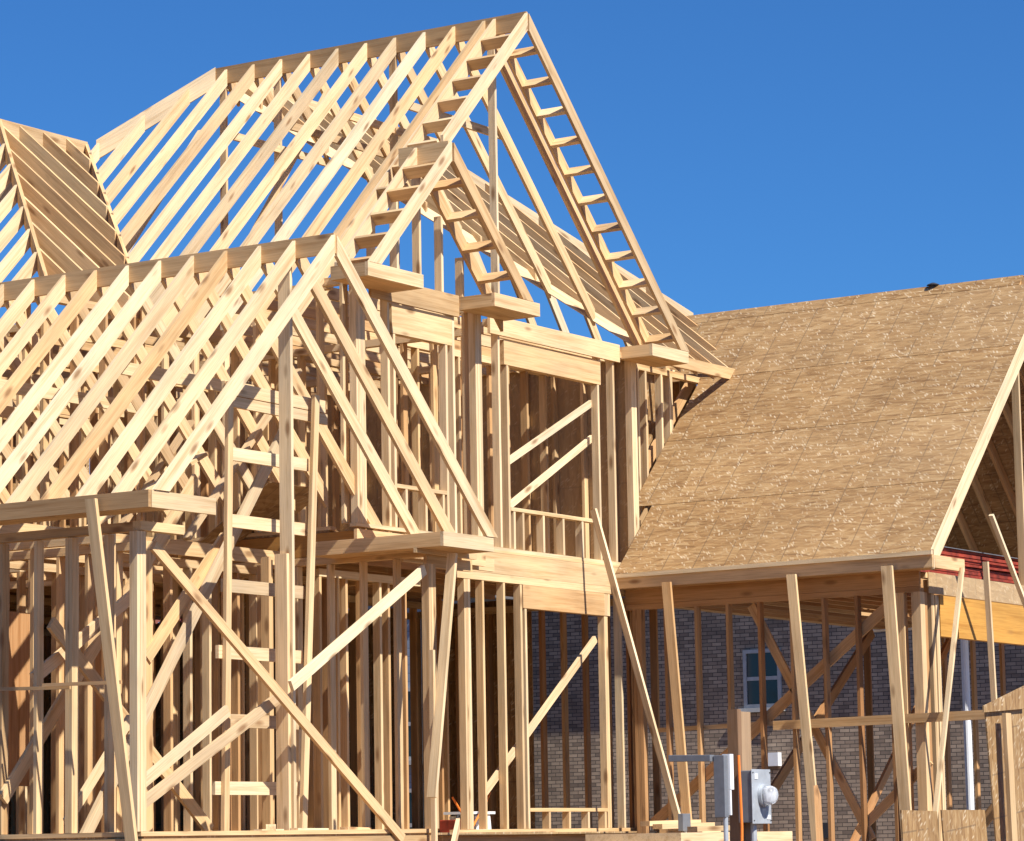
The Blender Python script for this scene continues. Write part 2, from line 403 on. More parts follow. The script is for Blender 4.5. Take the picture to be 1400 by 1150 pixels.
for i in range(7):                                   # far slope of the same roof
    v = 22.6 - i * S; ut = 32.15 + (22.55 - v) / 1.335; zt = RH(v)
    lowu = min(ut + 2.0, 36.0)
    if i: rafter(right, (ut + .03, v, zt - .05), (lowu, v, zt - .05 - (lowu - ut) * 1.3), 'jack_rafter')

# left hip roof
LH = lambda v: .85 * v - 12.0025
left = part('left_hip_roof', ((25.98, 23.85, 8.28), (27.50, 23.85, 8.28), RT, .2, (0, 0, -1), .3))
one('hip_rafter', left, PINE, (26.0, 23.84, 8.27), (23.42, 20.82, 5.69), RT, .2, (0, 0, -1), tone=.5)
one('valley_rafter', left, PINE, (27.49, 23.84, 8.26), (24.88, 20.79, 5.66), RT, .24, (0, 0, -1), tone=.5)
one('hip_rafter', left, PINE, (26.0, 23.87, 8.27), (23.42, 26.89, 5.69), RT, .22, (0, 0, -1), tone=.12)
u = 23.52
while u < 27.45:
    vt = 23.83 if u > 26 else 23.83 - 1.17 * (26 - u)
    vb = 20.85 if u < 24.9 else 23.85 - 1.17 * (27.46 - u)
    if vt - vb > .15: rafter(left, (u, vt, LH(vt)), (u, vb, LH(vb)), 'jack_rafter', d=.184, tone=rnd(.25, .75))
    if vt - vb > .15: rafter(left, (u, 47.7 - vt, LH(vt)), (u, 47.7 - vb, LH(vb)), 'jack_rafter', d=.184)
    u += .402
v = 20.95
while v < 26.8:
    d_ = abs(23.85 - v); ut = 25.97 - d_ / 1.17
    if ut > 23.6: rafter(left, (ut, v, 8.25 - (25.97 - ut)), (23.40, v, 8.25 - 2.57), 'jack_rafter', tone=rnd(0, .2))
    v += S

# front wing roof
wx, wz = 23.087, 5.665
wing = part('wing_roof', ((wx, 16.985, wz), (wx, 21.6, wz), RT, .19, (0, 0, -1), .62), ((wx, 21.6, wz), (wx, 26.1, wz), RT, .19, (0, 0, -1), .5))
wv = [16.992] + [17.45 + S * i for i in range(22)]
for i, v in enumerate(wv):
    if i == 7: t = .42
    elif i == 3: t = .46
    else: t = rnd(0, .16)
    nm = 'fly_rafter' if i == 0 else 'rafter'
    cut_rafter(wing, wx - .019, wz - .019, -1, v, 3.036, nm, t)
    if v < 18.5: cut_rafter(wing, wx + .019, wz - .019, 1, v, 3.004, nm, rnd(.12, .4))
    else: rafter(wing, (wx + .019, v, wz - .019), (25.18, v, wz - 2.09), nm, d=.14, tone=rnd(.12, .4))
# eaves of the wing
m = MB(); m.box(20.39, 20.39 + RT, 16.99, 26.5, 2.885, 3.032, tone=.62); m.build('fascia_board', PINE, wing)
m = MB(); m.box(20.43, 21.30, 16.985, 17.02, 2.885, 3.03, tone=.35); m.box(20.43, 20.72, 17.03, 26.2, 2.886, 2.90, tone=.55); m.build('eave_return', PINE, wing)
eave_return(wing, 24.80, 25.68, 18.58, 17.0, 3.0)
# ------- wall frames
def wall(name, *boxes, mat=PINE, tone=None):
    o = None
    for b in boxes:
        q = MB().box(*b, tone=rnd(.25, .5) if tone is None else tone).build(name if o is None else 'plate', mat, house if o is None else o)
        o = o or q
    return o
def stud(parent, uR, v, z0, z1, n=1, d=.089, tone=None, name='stud', shift=0):
    m = MB()
    for i in range(n):
        m.box(uR - RT * (i + 1) + (.001 if i else 0), uR - RT * i, v + shift + (.002 * i), v + shift + d, z0, z1, tone=rnd(.05, .5) if tone is None else tone, jit=.0015)
    return m.build(name, PINE, parent)
def sstud(parent, u, v, z0, z1, n=1, d=.089, tone=None, name='stud'):
    """stud of a wall that runs in depth"""
    m = MB()
    for i in range(n):
        m.box(u, u + d, v + RT * i, v + RT * (i + 1) - .001, z0, z1, tone=rnd(.2, .6) if tone is None else tone, jit=.0015)
    return m.build(name, PINE, parent)
F1, F2 = .115, 3.155
# upper front wall of the main gable
VM = 18.62
ufw = wall('upper_front_wall', (28.10, 30.83, VM - .038, VM - .001, 5.53, 5.735), (28.14, 31.26, VM, VM + .089, 5.62, 5.70),
           (30.84, 31.20, VM - .038, VM - .001, 5.585, 5.655), (28.15, 31.25, VM + .001, VM + .09, F2, F2 + .038), (31.26, 33.3, 18.86, 18.949, 5.58, 5.65))
stud(ufw, 28.34, VM, F2 + .04, 5.62, tone=.1); stud(ufw, 28.507, VM, F2 + .04, 5.22, tone=.2)
stud(ufw, 30.45, VM, 5.225, 5.62, tone=.15); stud(ufw, 30.41, VM, F2 + .04, 5.22, tone=.25)
stud(ufw, 30.754, VM, F2 + .04, 5.62, tone=.1); stud(ufw, 31.25, VM, F2 + .04, 5.615, n=3, tone=.15, name='corner_post')
for uR in (31.72, 31.90, 32.27, 32.51): stud(ufw, uR, 18.86, uR - 28.0, 5.58, n=2 if uR == 32.51 else 1, tone=.2)
onebox('header', ufw, PINE, 28.42, 30.44, VM - .003, VM + .086, 5.225, 5.50, tone=.42)
onebox('window_sill', ufw, PINE, 28.51, 30.30, VM - .004, VM + .086, 3.612, 3.652, tone=.4)
for uR in (28.60, 28.78, 29.194, 29.608, 30.015): stud(ufw, uR, VM, F2 + .04, 3.611, tone=.15, name='cripple_stud')
one('brace', ufw, PINE, (28.52, 18.72, 4.17), (30.42, 18.72, 5.07), RT, .075, (.43, 0, -.9), tone=.12)
one('brace', ufw, PINE, (28.52, 18.80, 3.62), (30.50, 18.80, 4.66), RT, .075, (.46, 0, -.89), tone=.12)
# bay: upper front
VB = 18.20
bay = wall('bay_wall', (25.30, 26.88, VB - .038, VB - .001, 5.50, 5.725), (25.06, 27.35, VB, VB + .089, 5.62, 5.70), (25.06, 27.35, VB, VB + .089, F2, F2 + .038),
           (27.25, 27.34, VB + .09, VM, 5.62, 5.70), (25.06, 25.15, VB + .09, VM, 5.62, 5.70))
stud(bay, 25.237, VB, F2 + .04, 5.62, n=4, tone=.18, name='corner_post'); stud(bay, 27.348, VB, F2 + .04, 5.62, n=3, tone=.2, name='corner_post')
stud(bay, 25.66, VB, F2 + .04, 5.62, tone=.25); stud(bay, 25.76, VB, F2 + .04, 5.18, tone=.1)
stud(bay, 26.836, VB, F2 + .04, 5.62, tone=.15); stud(bay, 26.70, VB, F2 + .04, 5.18, tone=.1)
onebox('header', bay, PINE, 25.70, 26.79, VB - .003, VB + .086, 5.185, 5.49, tone=.45)
onebox('window_sill', bay, PINE, 25.76, 26.66, VB - .002, VB + .086, 3.60, 3.64, tone=.3)
for uR in (25.95, 26.30, 26.62): stud(bay, uR, VB, F2 + .04, 3.60, tone=.2, name='cripple_stud')
onebox('rim_board', bay, PINE, 25.06, 27.36, VB - .001, VB + .037, 2.90, 3.13, tone=.35)
for v in (18.35,): sstud(bay, 27.25, v, F2 + .04, 5.62, tone=.3); sstud(bay, 25.06, v, F2 + .04, 5.62, tone=.3)
# upper left, right and back walls
ulw = wall('upper_left_wall', (25.20, 25.289, 18.63, 27.0, 5.62, 5.70), (25.20, 25.289, 18.63, 27.0, F2, F2 + .038), tone=.4)
v = 18.75
while v < 26.9: sstud(ulw, 25.20, v, F2 + .04, 5.62, tone=rnd(.15, .45)); v += S
urw = wall('upper_right_wall', (31.16, 31.249, 18.72, 27.0, 5.62, 5.70), (31.16, 31.249, 18.72, 27, F2, F2 + .038), (33.6, 33.689, 18.9, 27.0, 5.35, 5.42), (25.3, 33.6, 26.9, 26.989, 5.6, 5.69), tone=.45)
v = 18.9
while v < 26.9: sstud(urw, 31.16, v, F2 + .04, 5.62); v += S
# lower front wall of main
lfw = wall('lower_front_wall', (27.68, 31.25, VM - .002, VM + .036, 2.90, 3.13), (27.66, 31.26, VM - .004, VM + .089, 3.131, 3.155),
           (27.40, 31.25, VM, VM + .089, 2.815, 2.898), (27.36, 31.25, VM, VM + .089, F1, F1 + .038), (26.0, 27.68, 18.30, 18.338, 2.87, 3.0))
stud(lfw, 27.685, VM, F1 + .04, 2.81, n=3, tone=.25, name='corner_post')
for uR, t in ((27.952, .4), (28.366, .45)): stud(lfw, uR, VM, F1 + .04, 2.81, tone=t)
stud(lfw, 28.70, VM, F1 + .04, 2.81, tone=.3); stud(lfw, 28.789, VM, F1 + .04, 2.55, tone=.25)
stud(lfw, 30.55, VM, 2.56, 2.81, n=3, tone=.2); stud(lfw, 30.49, VM, F1 + .04, 2.55, n=2, tone=.3); stud(lfw, 30.80, VM, F1 + .04, 2.81, tone=.2); stud(lfw, 31.25, VM, F1 + .04, 2.81, n=3, tone=.5, name='corner_post')
onebox('header', lfw, PINE, 28.72, 30.43, VM - .003, VM + .086, 2.557, 2.812, tone=.62)
onebox('window_sill', lfw, PINE, 28.79, 30.41, VM - .003, VM + .086, .34, .378, tone=.45)
for uR in (29.206, 29.62, 30.02, 30.38): stud(lfw, uR, VM, F1 + .04, .339, tone=.3, name='cripple_stud')
one('brace', lfw, PINE, (28.02, 18.74, .55), (30.38, 18.74, 2.33), RT, .08, (.6, 0, -.8), tone=.15)
# wing front wall
VW = 17.30
wfw = wall('wing_front_wall', (20.66, 21.25, VW, VW + .089, 2.73, 2.81), (20.66, 25.06, VW, VW + .089, F1, F1 + .038), (24.8, 25.85, VW - .002, VW + .036, 2.815, 2.87), tone=.45)
stud(wfw, 20.73, VW, F1 + .04, 2.72, n=3, tone=.25, name='corner_post'); stud(wfw, 25.12, VW, F1 + .04, 2.72, n=3, tone=.3, name='corner_post')
onebox('header', wfw, PINE, 25.1, 25.9, VW + .09, VW + .128, 2.70, 2.85, tone=.5)
one('brace', wfw, PINE, (20.83, VW - .02, 2.64), (24.50, VW - .02, .10), RT, .095, (-.57, 0, -.82), tone=.38)
one('brace', wfw, PINE, (20.64, VW + .12, .36), (22.72, VW + .12, 1.40), RT, .10, (.44, 0, -.9), tone=.15)
one('brace', wfw, PINE, (20.70, VW + .22, .50), (22.1, VW + .22, 1.27), RT, .1, (.44, 0, -.9), tone=.3)
one('brace', wfw, PINE, (22.75, VW + .0, 1.50), (24.90, VW + .0, 2.70), RT, .10, (.48, 0, -.88), tone=.1)
# wing side wall (runs away from us)
wsw = wall('wing_side_wall', (20.70, 20.789, VW + .09, 26.5, 2.73, 2.81), (20.70, 20.789, VW + .09, 26.5, F1, F1 + .038), tone=.5)
v = VW + S
while v < 26: sstud(wsw, 20.70, v, F1 + .04, 2.72, n=2 if abs(v - VW - 2 * S) < .05 else 1, tone=rnd(.3, .6)); v += S
one('brace', wsw, PINE, (20.73, 18.9, .42), (23.45, 18.9, 3.50), RT, .12, (-.75, 0, .66), tone=.45)
one('brace', wsw, PINE, (21.13, 18.3, .08), (24.15, 18.3, 4.09), RT, .12, (-.8, 0, .6), tone=0)
one('brace', wsw, PINE, (22.09, 18.4, 1.69), (23.25, 18.4, 2.88), RT, .12, (-.72, 0, .7), tone=.5)
one('brace', wsw, PINE, (20.37 + .4, 18.6, 1.46), (22.34, 18.6, 2.40), RT, .11, (-.5, 0, .85), tone=.2)
one('brace', wsw, PINE, (20.17 + .6, 18.45, 1.95), (22.99, 18.45, .12), RT, .12, (.6, 0, .8), tone=.6)
one('brace', wsw, PINE, (20.75, 18.2, .2), (21.6, 18.2, 1.12), RT, .09, (-.5, 0, .85), tone=.3)
# wall between wing and main, under the upper floor
mlw = wall('lower_left_wall', (25.195, 25.284, 17.4, 27.0, 2.815, 2.895), (25.20, 25.289, 18.7, 27, F1, F1 + .038), tone=.5)
onebox('rim_board', mlw, LVL, 25.195, 25.235, 18.25, 20.6, 2.90, 3.13, tone=.9); onebox('rim_board', mlw, LVL, 25.195, 25.235, 20.61, 27.0, 2.90, 3.13, tone=.95)
v = 17.83
while v < 26.9: sstud(mlw, 25.195, v, F1 + .04, 2.81, tone=rnd(.3, .5)); v += S
# floors
dk = MB()
for a in range(5):
    for b_ in range(8):
        u0, v0 = 20.72 + a * 2.12, 17.32 + b_ * 1.2
        if u0 > 25.0 and v0 < 18.4: continue
        dk.panel((u0, v0, F1), (u0 + 2.115, v0, F1), (u0 + 2.115, v0 + 1.196, F1), (u0, v0 + 1.196, F1), .02, (0, 0, 1), tone=.4)
ff = dk.build('ground_floor_deck', OSB, house)
m = MB(); m.box(20.66, 25.06, VW - .005, VW + .033, -.16, .093, tone=.5); m.box(25.06, 31.3, VM - .005, VM + .033, -.16, .093, tone=.55); m.box(20.66, 20.698, VW + .034, 26.9, -.16, .093, tone=.5); m.box(25.06, 25.098, VW + .034, VM - .01, -.16, .093, tone=.5)
m.build('rim_board', PINE, ff)
dk = MB()
for a in range(3):
    for b_ in range(7):
        u0, v0 = 25.21 + a * 2.015, 18.66 + b_ * 1.2
        dk.panel((u0, v0, F2 - .001), (u0 + 2.01, v0, F2 - .001), (u0 + 2.01, v0 + 1.196, F2 - .001), (u0, v0 + 1.196, F2 - .001), .018, (0, 0, 1), tone=.3)
uf = dk.build('upper_floor_deck', OSB, house)
v = 19.0
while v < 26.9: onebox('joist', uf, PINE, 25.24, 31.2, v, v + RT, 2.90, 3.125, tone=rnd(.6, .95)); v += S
cj = part('ceiling_frame', ((25.2, 18.9, 5.72), (31.2, 18.9, 5.72), RT, .13, (0, 0, -1), .4))
v = 19.3
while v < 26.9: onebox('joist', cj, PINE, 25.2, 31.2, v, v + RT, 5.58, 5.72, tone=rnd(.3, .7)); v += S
onebox('strongback', cj, PINE, 27.9, 27.938, 18.8, 26.6, 5.725, 5.86, tone=.4)
fd = MB(); fd.box(20.70, 25.05, VW + .04, 26.9, -1.62, -.165); fd.box(25.051, 31.28, VM + .04, 26.95, -1.62, -.165); fd.box(30.86, 37.5, 14.83, VM + .03, -1.62, -.5)
fd.build('foundation', CONC, house)
# interior partitions, both floors (past counting through the front framing)
def partition(m, along, c, a0, a1, z0, z1, gaps=(), tn=(.35, .9), step=S):  # tn: browner than the front studs, indoor shade put into the wood colour
    x = a0
    while x < a1:
        if not any(g0 < x < g1 for g0, g1 in gaps):
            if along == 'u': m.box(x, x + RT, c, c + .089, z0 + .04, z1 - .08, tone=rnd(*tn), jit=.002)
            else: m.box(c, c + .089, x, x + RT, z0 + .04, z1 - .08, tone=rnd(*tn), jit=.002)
        x += step * random.choice((1, 1, 1, .5, 1))
    if along == 'u': m.box(a0, a1, c - .001, c + .09, z1 - .078, z1); m.box(a0, a1, c - .001, c + .09, z0, z0 + .038)
    else: m.box(c - .001, c + .09, a0, a1, z1 - .078, z1); m.box(c - .001, c + .09, a0, a1, z0, z0 + .038)
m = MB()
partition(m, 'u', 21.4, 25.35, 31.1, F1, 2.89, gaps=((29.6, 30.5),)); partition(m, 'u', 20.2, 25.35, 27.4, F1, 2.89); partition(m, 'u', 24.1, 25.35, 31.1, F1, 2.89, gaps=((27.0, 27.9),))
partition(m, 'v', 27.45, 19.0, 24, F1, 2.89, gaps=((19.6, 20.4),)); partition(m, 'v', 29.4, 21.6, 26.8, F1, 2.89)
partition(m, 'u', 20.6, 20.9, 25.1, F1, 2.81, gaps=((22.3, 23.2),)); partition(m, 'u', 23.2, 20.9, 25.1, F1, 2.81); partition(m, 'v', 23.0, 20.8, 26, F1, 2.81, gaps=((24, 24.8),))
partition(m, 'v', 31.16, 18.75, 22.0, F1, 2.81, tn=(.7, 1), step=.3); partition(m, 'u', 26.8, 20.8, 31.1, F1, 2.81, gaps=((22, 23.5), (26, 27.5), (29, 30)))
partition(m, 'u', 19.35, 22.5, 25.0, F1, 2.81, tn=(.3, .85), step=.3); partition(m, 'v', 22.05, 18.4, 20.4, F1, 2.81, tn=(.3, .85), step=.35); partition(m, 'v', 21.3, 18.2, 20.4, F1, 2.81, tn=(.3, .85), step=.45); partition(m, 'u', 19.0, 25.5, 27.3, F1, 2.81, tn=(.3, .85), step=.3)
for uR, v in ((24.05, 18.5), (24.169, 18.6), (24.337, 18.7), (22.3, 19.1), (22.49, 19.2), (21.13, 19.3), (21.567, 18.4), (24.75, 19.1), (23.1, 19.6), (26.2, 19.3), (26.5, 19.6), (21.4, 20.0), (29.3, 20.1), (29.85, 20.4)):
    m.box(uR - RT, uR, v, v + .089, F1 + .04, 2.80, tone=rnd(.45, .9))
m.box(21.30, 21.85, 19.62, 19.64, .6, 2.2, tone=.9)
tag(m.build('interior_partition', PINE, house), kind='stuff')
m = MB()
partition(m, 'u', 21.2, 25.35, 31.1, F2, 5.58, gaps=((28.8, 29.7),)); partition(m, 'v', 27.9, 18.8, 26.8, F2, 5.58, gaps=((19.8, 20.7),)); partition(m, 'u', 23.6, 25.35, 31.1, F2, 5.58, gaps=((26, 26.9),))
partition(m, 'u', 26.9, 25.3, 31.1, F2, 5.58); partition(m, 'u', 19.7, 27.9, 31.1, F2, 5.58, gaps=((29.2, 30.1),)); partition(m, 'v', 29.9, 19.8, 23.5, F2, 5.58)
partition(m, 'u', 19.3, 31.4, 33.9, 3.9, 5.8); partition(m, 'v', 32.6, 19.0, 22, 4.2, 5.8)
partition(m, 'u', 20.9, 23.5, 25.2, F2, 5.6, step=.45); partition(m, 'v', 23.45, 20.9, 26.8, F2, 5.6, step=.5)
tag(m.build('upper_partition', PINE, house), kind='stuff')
def sheath(u, v0, v1, z0, z1, name='wall_sheathing', along='v'):
    m = MB(); a = v0
    while a < v1 - .05:
        b = min(a + 1.216, v1)
        if along == 'v': m.panel((u, a, z0), (u, a, z1), (u, b, z1), (u, b, z0), .012, (-1, 0, 0), tone=.8 if z1 > 4 else .1)
        else: m.panel((a, u, z0), (a, u, z1), (b, u, z1), (b, u, z0), .012, (0, -1, 0), tone=.1)
        a += 1.22
    return m.build(name, OSB, house)
sheath(31.255, 18.72, 27.0, F2, 5.68); sheath(31.255, 23.25, 27.0, F1, 2.89); sheath(31.255, 22.02, 22.85, F1, 2.89); sheath(31.255, 20.15, 21.75, F1, 2.89); sheath(27.0, 22.5, 31.2, F1, 5.68, along='u'); sheath(19.75, 31.3, 32.5, 3.5, 5.6, along='u'); sheath(19.4, 32.55, 34.0, 3.9, 5.95, along='u'); sheath(27.45 + .095, 20.6, 22.2, F1, 2.89, 'partition_sheathing')
# odd boards and flat sheathing pieces seen under the wing roof
m = MB(); m.panel((24.62, 18.95, 3.62), (25.55, 18.95, 3.62), (25.55, 19.9, 3.05), (24.62, 19.9, 3.05), .012, (0, -.5, .86), tone=.1)
m.build('valley_sheet', OSB, wing)
for a, b, t in (((23.3, 18.9, 2.95), (25.1, 18.9, 4.8), .2), ((22.1, 19.4, 2.85), (24.2, 19.4, 3.9), .3), ((23.9, 20.5, 2.9), (25.1, 20.3, 4.4), .3)):
    one('roof_brace', wing, PINE, a, b, RT, .089, (0, 1, 0), tone=t)
for v in (17.9 + .8, 20.3, 21.5, 23.1):
    one('collar_tie', wing, PINE, (22.0, v, 4.5), (24.17, v, 4.5), RT, .12, (0, 0, -1), tone=.3)
for v in (19.1, 20.3, 21.9, 23.5, 25.1):
    one('ceiling_tie', wing, PINE, (20.8, v, 2.95), (25.15, v, 2.95), RT, .14, (0, 0, -1), tone=.55)

# ------- garage
gsw = wall('garage_side_wall', (30.87, 30.959, 14.86, 18.6, 2.64, 2.70), (30.86, 30.90, 14.86, 18.6, 2.702, 2.885), (30.87, 30.959, 14.86, 18.6, -.5, -.46), tone=.9)
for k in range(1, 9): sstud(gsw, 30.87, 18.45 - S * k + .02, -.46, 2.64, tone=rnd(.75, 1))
sstud(gsw, 30.87, 18.40, -.46, 2.64, n=3, tone=.9, name='corner_post')
m = MB(); m.box(30.87, 30.98, 14.86, 14.97, -.46, 2.64, tone=.35); m.box(30.985, 31.05, 14.865, 14.955, -.46, 2.64, tone=.9); m.build('corner_post', PINE, gsw)
sstud(gsw, 30.87, 15.06, -.46, 2.64, n=3, tone=.4, name='corner_post')
one('brace', gsw, PINE, (30.985, 15.24, 2.64), (30.985, 18.43, .22), RT, .12, (0, -.6, -.8), tone=.7)
one('brace', gsw, PINE, (30.985, 16.97, 2.64), (30.985, 15.55, .0), RT, .10, (0, .88, -.47), tone=.65)
one('brace', gsw, PINE, (30.845, 16.70, 1.30), (30.845, 14.0, 1.33), .03, .10, (0, 0, -1), tone=.6)
one('brace', gsw, PINE, (30.985, 18.30, 1.28), (30.985, 16.60, 1.31), .03, .05, (0, 0, -1), tone=.6)
one('brace', gsw, PINE, (30.99, 15.8, .10), (30.99, 14.9, .85), .03, .10, (0, -.64, -.77), tone=.6)
gfw = wall('garage_front_wall', (31.0, 37.4, 14.85, 14.939, 2.80, 2.86), tone=.4)
onebox('header', gfw, LVL, 31.33, 37.2, 14.846, 14.936, 2.175, 2.63, tone=.15)
m = MB()
for i in range(4): m.panel((31.05 + i * 1.22, 14.838, 2.635), (31.05 + i * 1.22 + 1.216, 14.838, 2.635), (31.05 + i * 1.22 + 1.216, 14.838, 2.865), (31.05 + i * 1.22, 14.838, 2.865), .012, (0, -1, 0), tone=.75)
m.build('sheathing', OSB, gfw)
stud(gfw, 31.31, 14.85, -.46, 2.62, n=2, tone=.3, name='jack_stud'); stud(gfw, 31.215, 14.86, -.46, 2.79, n=2, tone=.35, name='corner_post')
stud(gfw, 37.3, 14.85, -.46, 2.79, n=3, name='corner_post')
grf = MB(); grf.box(34.17 - .019, 34.17 + .019, 14.62, 19.9, 6.40, 6.60, tone=.4); gr = grf.build('garage_roof', PINE, house)
GC = 27.543
v = 14.99
while v < 19.6:
    lo = 30.66 if v < 18.6 else 31.3
    rafter(gr, (34.15, v, 34.15 - GC - .035), (lo, v, lo - GC - .035), tone=rnd(.4, .8))
    rafter(gr, (34.19, v, 6.572), (37.68, v, 6.572 - 3.49), tone=rnd(.4, .8))
    v += S * 1.0
m = MB(); m.prism((34.17, 14.57, 6.635), (30.60, 14.57, 3.065), RT, .215, (0, 0, -1), tone=.03); m.build('fly_rafter', PINE, gr)
m = MB(); m.prism((34.17, 14.57, 6.635), (37.74, 14.57, 3.065), RT, .215, (0, 0, -1), tone=.2); m.build('fly_rafter', PINE, gr)
# sheathing, sheet by sheet
n_ = V((-1, 0, 1)).normalized(); gap = .006
rows = [30.58, 31.443, 32.306, 33.169, 34.032, 34.172]
for r in range(5):
    u0, u1 = rows[r] + gap, rows[r + 1]
    vmax = 18.56 if r == 0 else 18.84 if r < 3 else 19.9
    v = 14.60 - (0 if r % 2 == 0 else 1.22) + (.35 if r == 4 else 0)
    while v < vmax:
        a, b = max(v, 14.60), min(v + 2.44 - gap, vmax)
        if b - a > .1:
            m = MB(); z = lambda q: q - GC
            m.panel((u0, b, z(u0)), (u0, a, z(u0)), (u1, a, z(u1)), (u1, b, z(u1)), .012, n_, tone=rnd(0, .25))
            m.build('roof_sheet', OSB, gr)
        v += 2.44
m = MB()
for r in range(4):
    u0 = 34.18 + r * .88
    m.panel((u0, 14.6, 6.62 - (u0 - 34.18)), (u0, 19.5, 6.62 - (u0 - 34.18)), (u0 + .877, 19.5, 6.62 - (u0 - 34.18) - .877), (u0 + .877, 14.6, 6.62 - (u0 - 34.18) - .877), .012, (1, 0, 1), tone=.1)
m.build('far_sheathing', OSB, gr)
m = MB(); m.box(30.575, 30.613, 14.56, 18.60, 2.868, 3.005, tone=.4); m.build('fascia_board', PINE, gr)
m = MB(); m.prism((30.555, 14.55, 3.052), (30.565, 18.55, 3.035), .03, .045, (0, 0, -1), tone=.1); m.build('drip_strip', PINE, gr)
m = MB(); m.box(30.615, 31.36, 14.545, 14.583, 2.868, 3.005, tone=.35); m.box(30.62, 30.86, 14.59, 18.55, 2.868, 2.878, tone=.8); m.build('eave_return', PINE, gr)
stud(gr, 33.79, 14.88, 2.865, 6.0, tone=.15, name='gable_stud')
gc_ = part('garage_ceiling_frame', ((30.9, 18.55, 2.86), (37.3, 18.55, 2.86), RT, .14, (0, 0, -1), .8))
v = 15.1
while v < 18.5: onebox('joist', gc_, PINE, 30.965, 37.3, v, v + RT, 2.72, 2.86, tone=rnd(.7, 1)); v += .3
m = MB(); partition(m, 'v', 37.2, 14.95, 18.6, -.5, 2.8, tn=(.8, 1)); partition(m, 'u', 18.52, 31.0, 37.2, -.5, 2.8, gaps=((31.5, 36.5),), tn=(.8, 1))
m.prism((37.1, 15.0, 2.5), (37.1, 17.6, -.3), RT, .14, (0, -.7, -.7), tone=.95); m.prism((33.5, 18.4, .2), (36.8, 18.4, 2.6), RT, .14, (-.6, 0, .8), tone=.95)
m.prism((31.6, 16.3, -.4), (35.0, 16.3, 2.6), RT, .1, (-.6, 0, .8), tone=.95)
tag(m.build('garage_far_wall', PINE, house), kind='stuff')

# ------------------------------------------------------------------ loose boards, props and ladder
def prop(name, p0, p1, label, t=RT, d=.089, D=(0, 1, 0), tone=.3, cat='board', group=None, mat=PINE):
    o = thing(name, p1 if p1[2] < p0[2] else p0, label, cat, group)
    one('board', o, mat, p0, p1, t, d, D, tone=tone)
    return o
def leaner(p0, p1, label, t=RT, d=.089, D=(0, 1, 0), tone=.3, name='leaning_board', cat='board'):
    lo = p1 if p1[2] < p0[2] else p0
    m = MB().prism(p0, p1, t, d, D, tone=tone)
    o = m.build(name, PINE, None); tag(o, label, cat, 'loose boards leaning against the frame'); return o
leaner((29.93, 18.42, 3.72), (30.02 + .0, 17.42, .08), 'long pale board leaning from the upper window sill past the lower window', t=.09, d=.03, D=(-1, .3, 0), tone=0)
leaner((30.50, 17.779, 2.90), (30.45, 17.545, .05), 'board leaning under the roof edge, nearest to the two-storey corner', d=.11, tone=.6)
leaner((30.50, 16.182, 2.89), (30.40, 15.80, -1.58), 'board leaning under the middle of the garage eave', d=.11, tone=.35)
leaner((30.50, 15.001, 2.91), (30.36, 14.72, -1.58), 'board leaning under the garage eave just left of the corner posts', d=.13, tone=.35)
leaner((31.243, 14.50, 2.90), (29.75, 14.5, -1.58), 'board crossing the garage corner posts with its foot tilted left', tone=.15, d=.05)
leaner((31.66, 14.40, 2.99), (31.92, 14.40, -1.58), 'near-upright board rising from behind the big strand-board sheet', tone=.2, d=.06)
leaner((31.62, 14.30, 3.50), (35.19, 13.94, -1.58), 'whitish round-topped board leaning before the red stack', tone=0, d=.05)
leaner((20.33, 17.52, 2.99), (20.33, 16.82, -1.58), 'tan board leaning against the left porch corner post', tone=.5, d=.11)
leaner((25.20, 17.1, 2.82), (24.79, 17.1, .45), 'thin board leaning from the porch roof corner beside the thick post', tone=.3, d=.10)
leaner((24.93, 17.2, 1.87), (24.90, 17.18, -.25), 'short upright scab board in front of the thick porch post', tone=.2, d=.05)
leaner((20.62, 18.9, 1.44), (20.62, 18.06, 1.42), 'thin grey horizontal strip nailed across the far left studs', t=.02, d=.03, D=(0, 0, -1), tone=.7)
leaner((20.58, 18.34, 1.45), (20.58, 17.45, 1.44), 'thin grey horizontal strip ending at the left corner post', t=.02, d=.03, D=(0, 0, -1), tone=.7)
# tall temporary post under the wing ridge
pst = thing('temporary_post', (23.09, 17.5, .1), 'tall pale post propping the ridge of the front gable', 'post')
m = MB(); m.prism((23.05, 17.47, F1), (23.085, 17.5, 5.47), RT, .14, (0, 1, 0), tone=.15); m.build('post', PINE, pst)
m = MB(); m.prism((23.01, 17.50, F1), (23.03, 17.52, 2.7), RT, .14, (0, 1, 0), tone=.2); m.build('splice_board', PINE, pst)
# site-built ladder
lad = thing('ladder', (22.9, 17.7, .1), 'tall site-built timber ladder with wide rungs inside the front gable', 'ladder')
one('rail', lad, PINE, (22.43, 17.70, 4.26), (22.33, 17.70, F1), .075, .04, (0, 1, 0), tone=.35)
one('rail', lad, PINE, (23.70, 17.66, 4.27), (23.44, 17.66, F1), .075, .04, (0, 1, 0), tone=.3)
for z, a, b in ((3.60, 22.42, 23.66), (2.98, 22.40, 23.62), (2.38, 22.36, 23.58), (1.77, 22.28, 23.54), (1.15, 22.25, 23.50), (.54, 22.22, 23.46)):
    one('rung', lad, PINE, (a, 17.762, z + .06), (b, 17.762, z + .06), RT, .12, (0, 0, -1), tone=.12)
one('top_plate', lad, PINE, (22.40, 17.77, 4.27), (23.95, 17.77, 4.25), RT, .12, (0, 0, -1), tone=.15); one('top_plate', lad, PINE, (22.45, 17.77, 4.14), (23.98, 17.77, 4.12), RT, .10, (0, 0, -1), tone=.15)

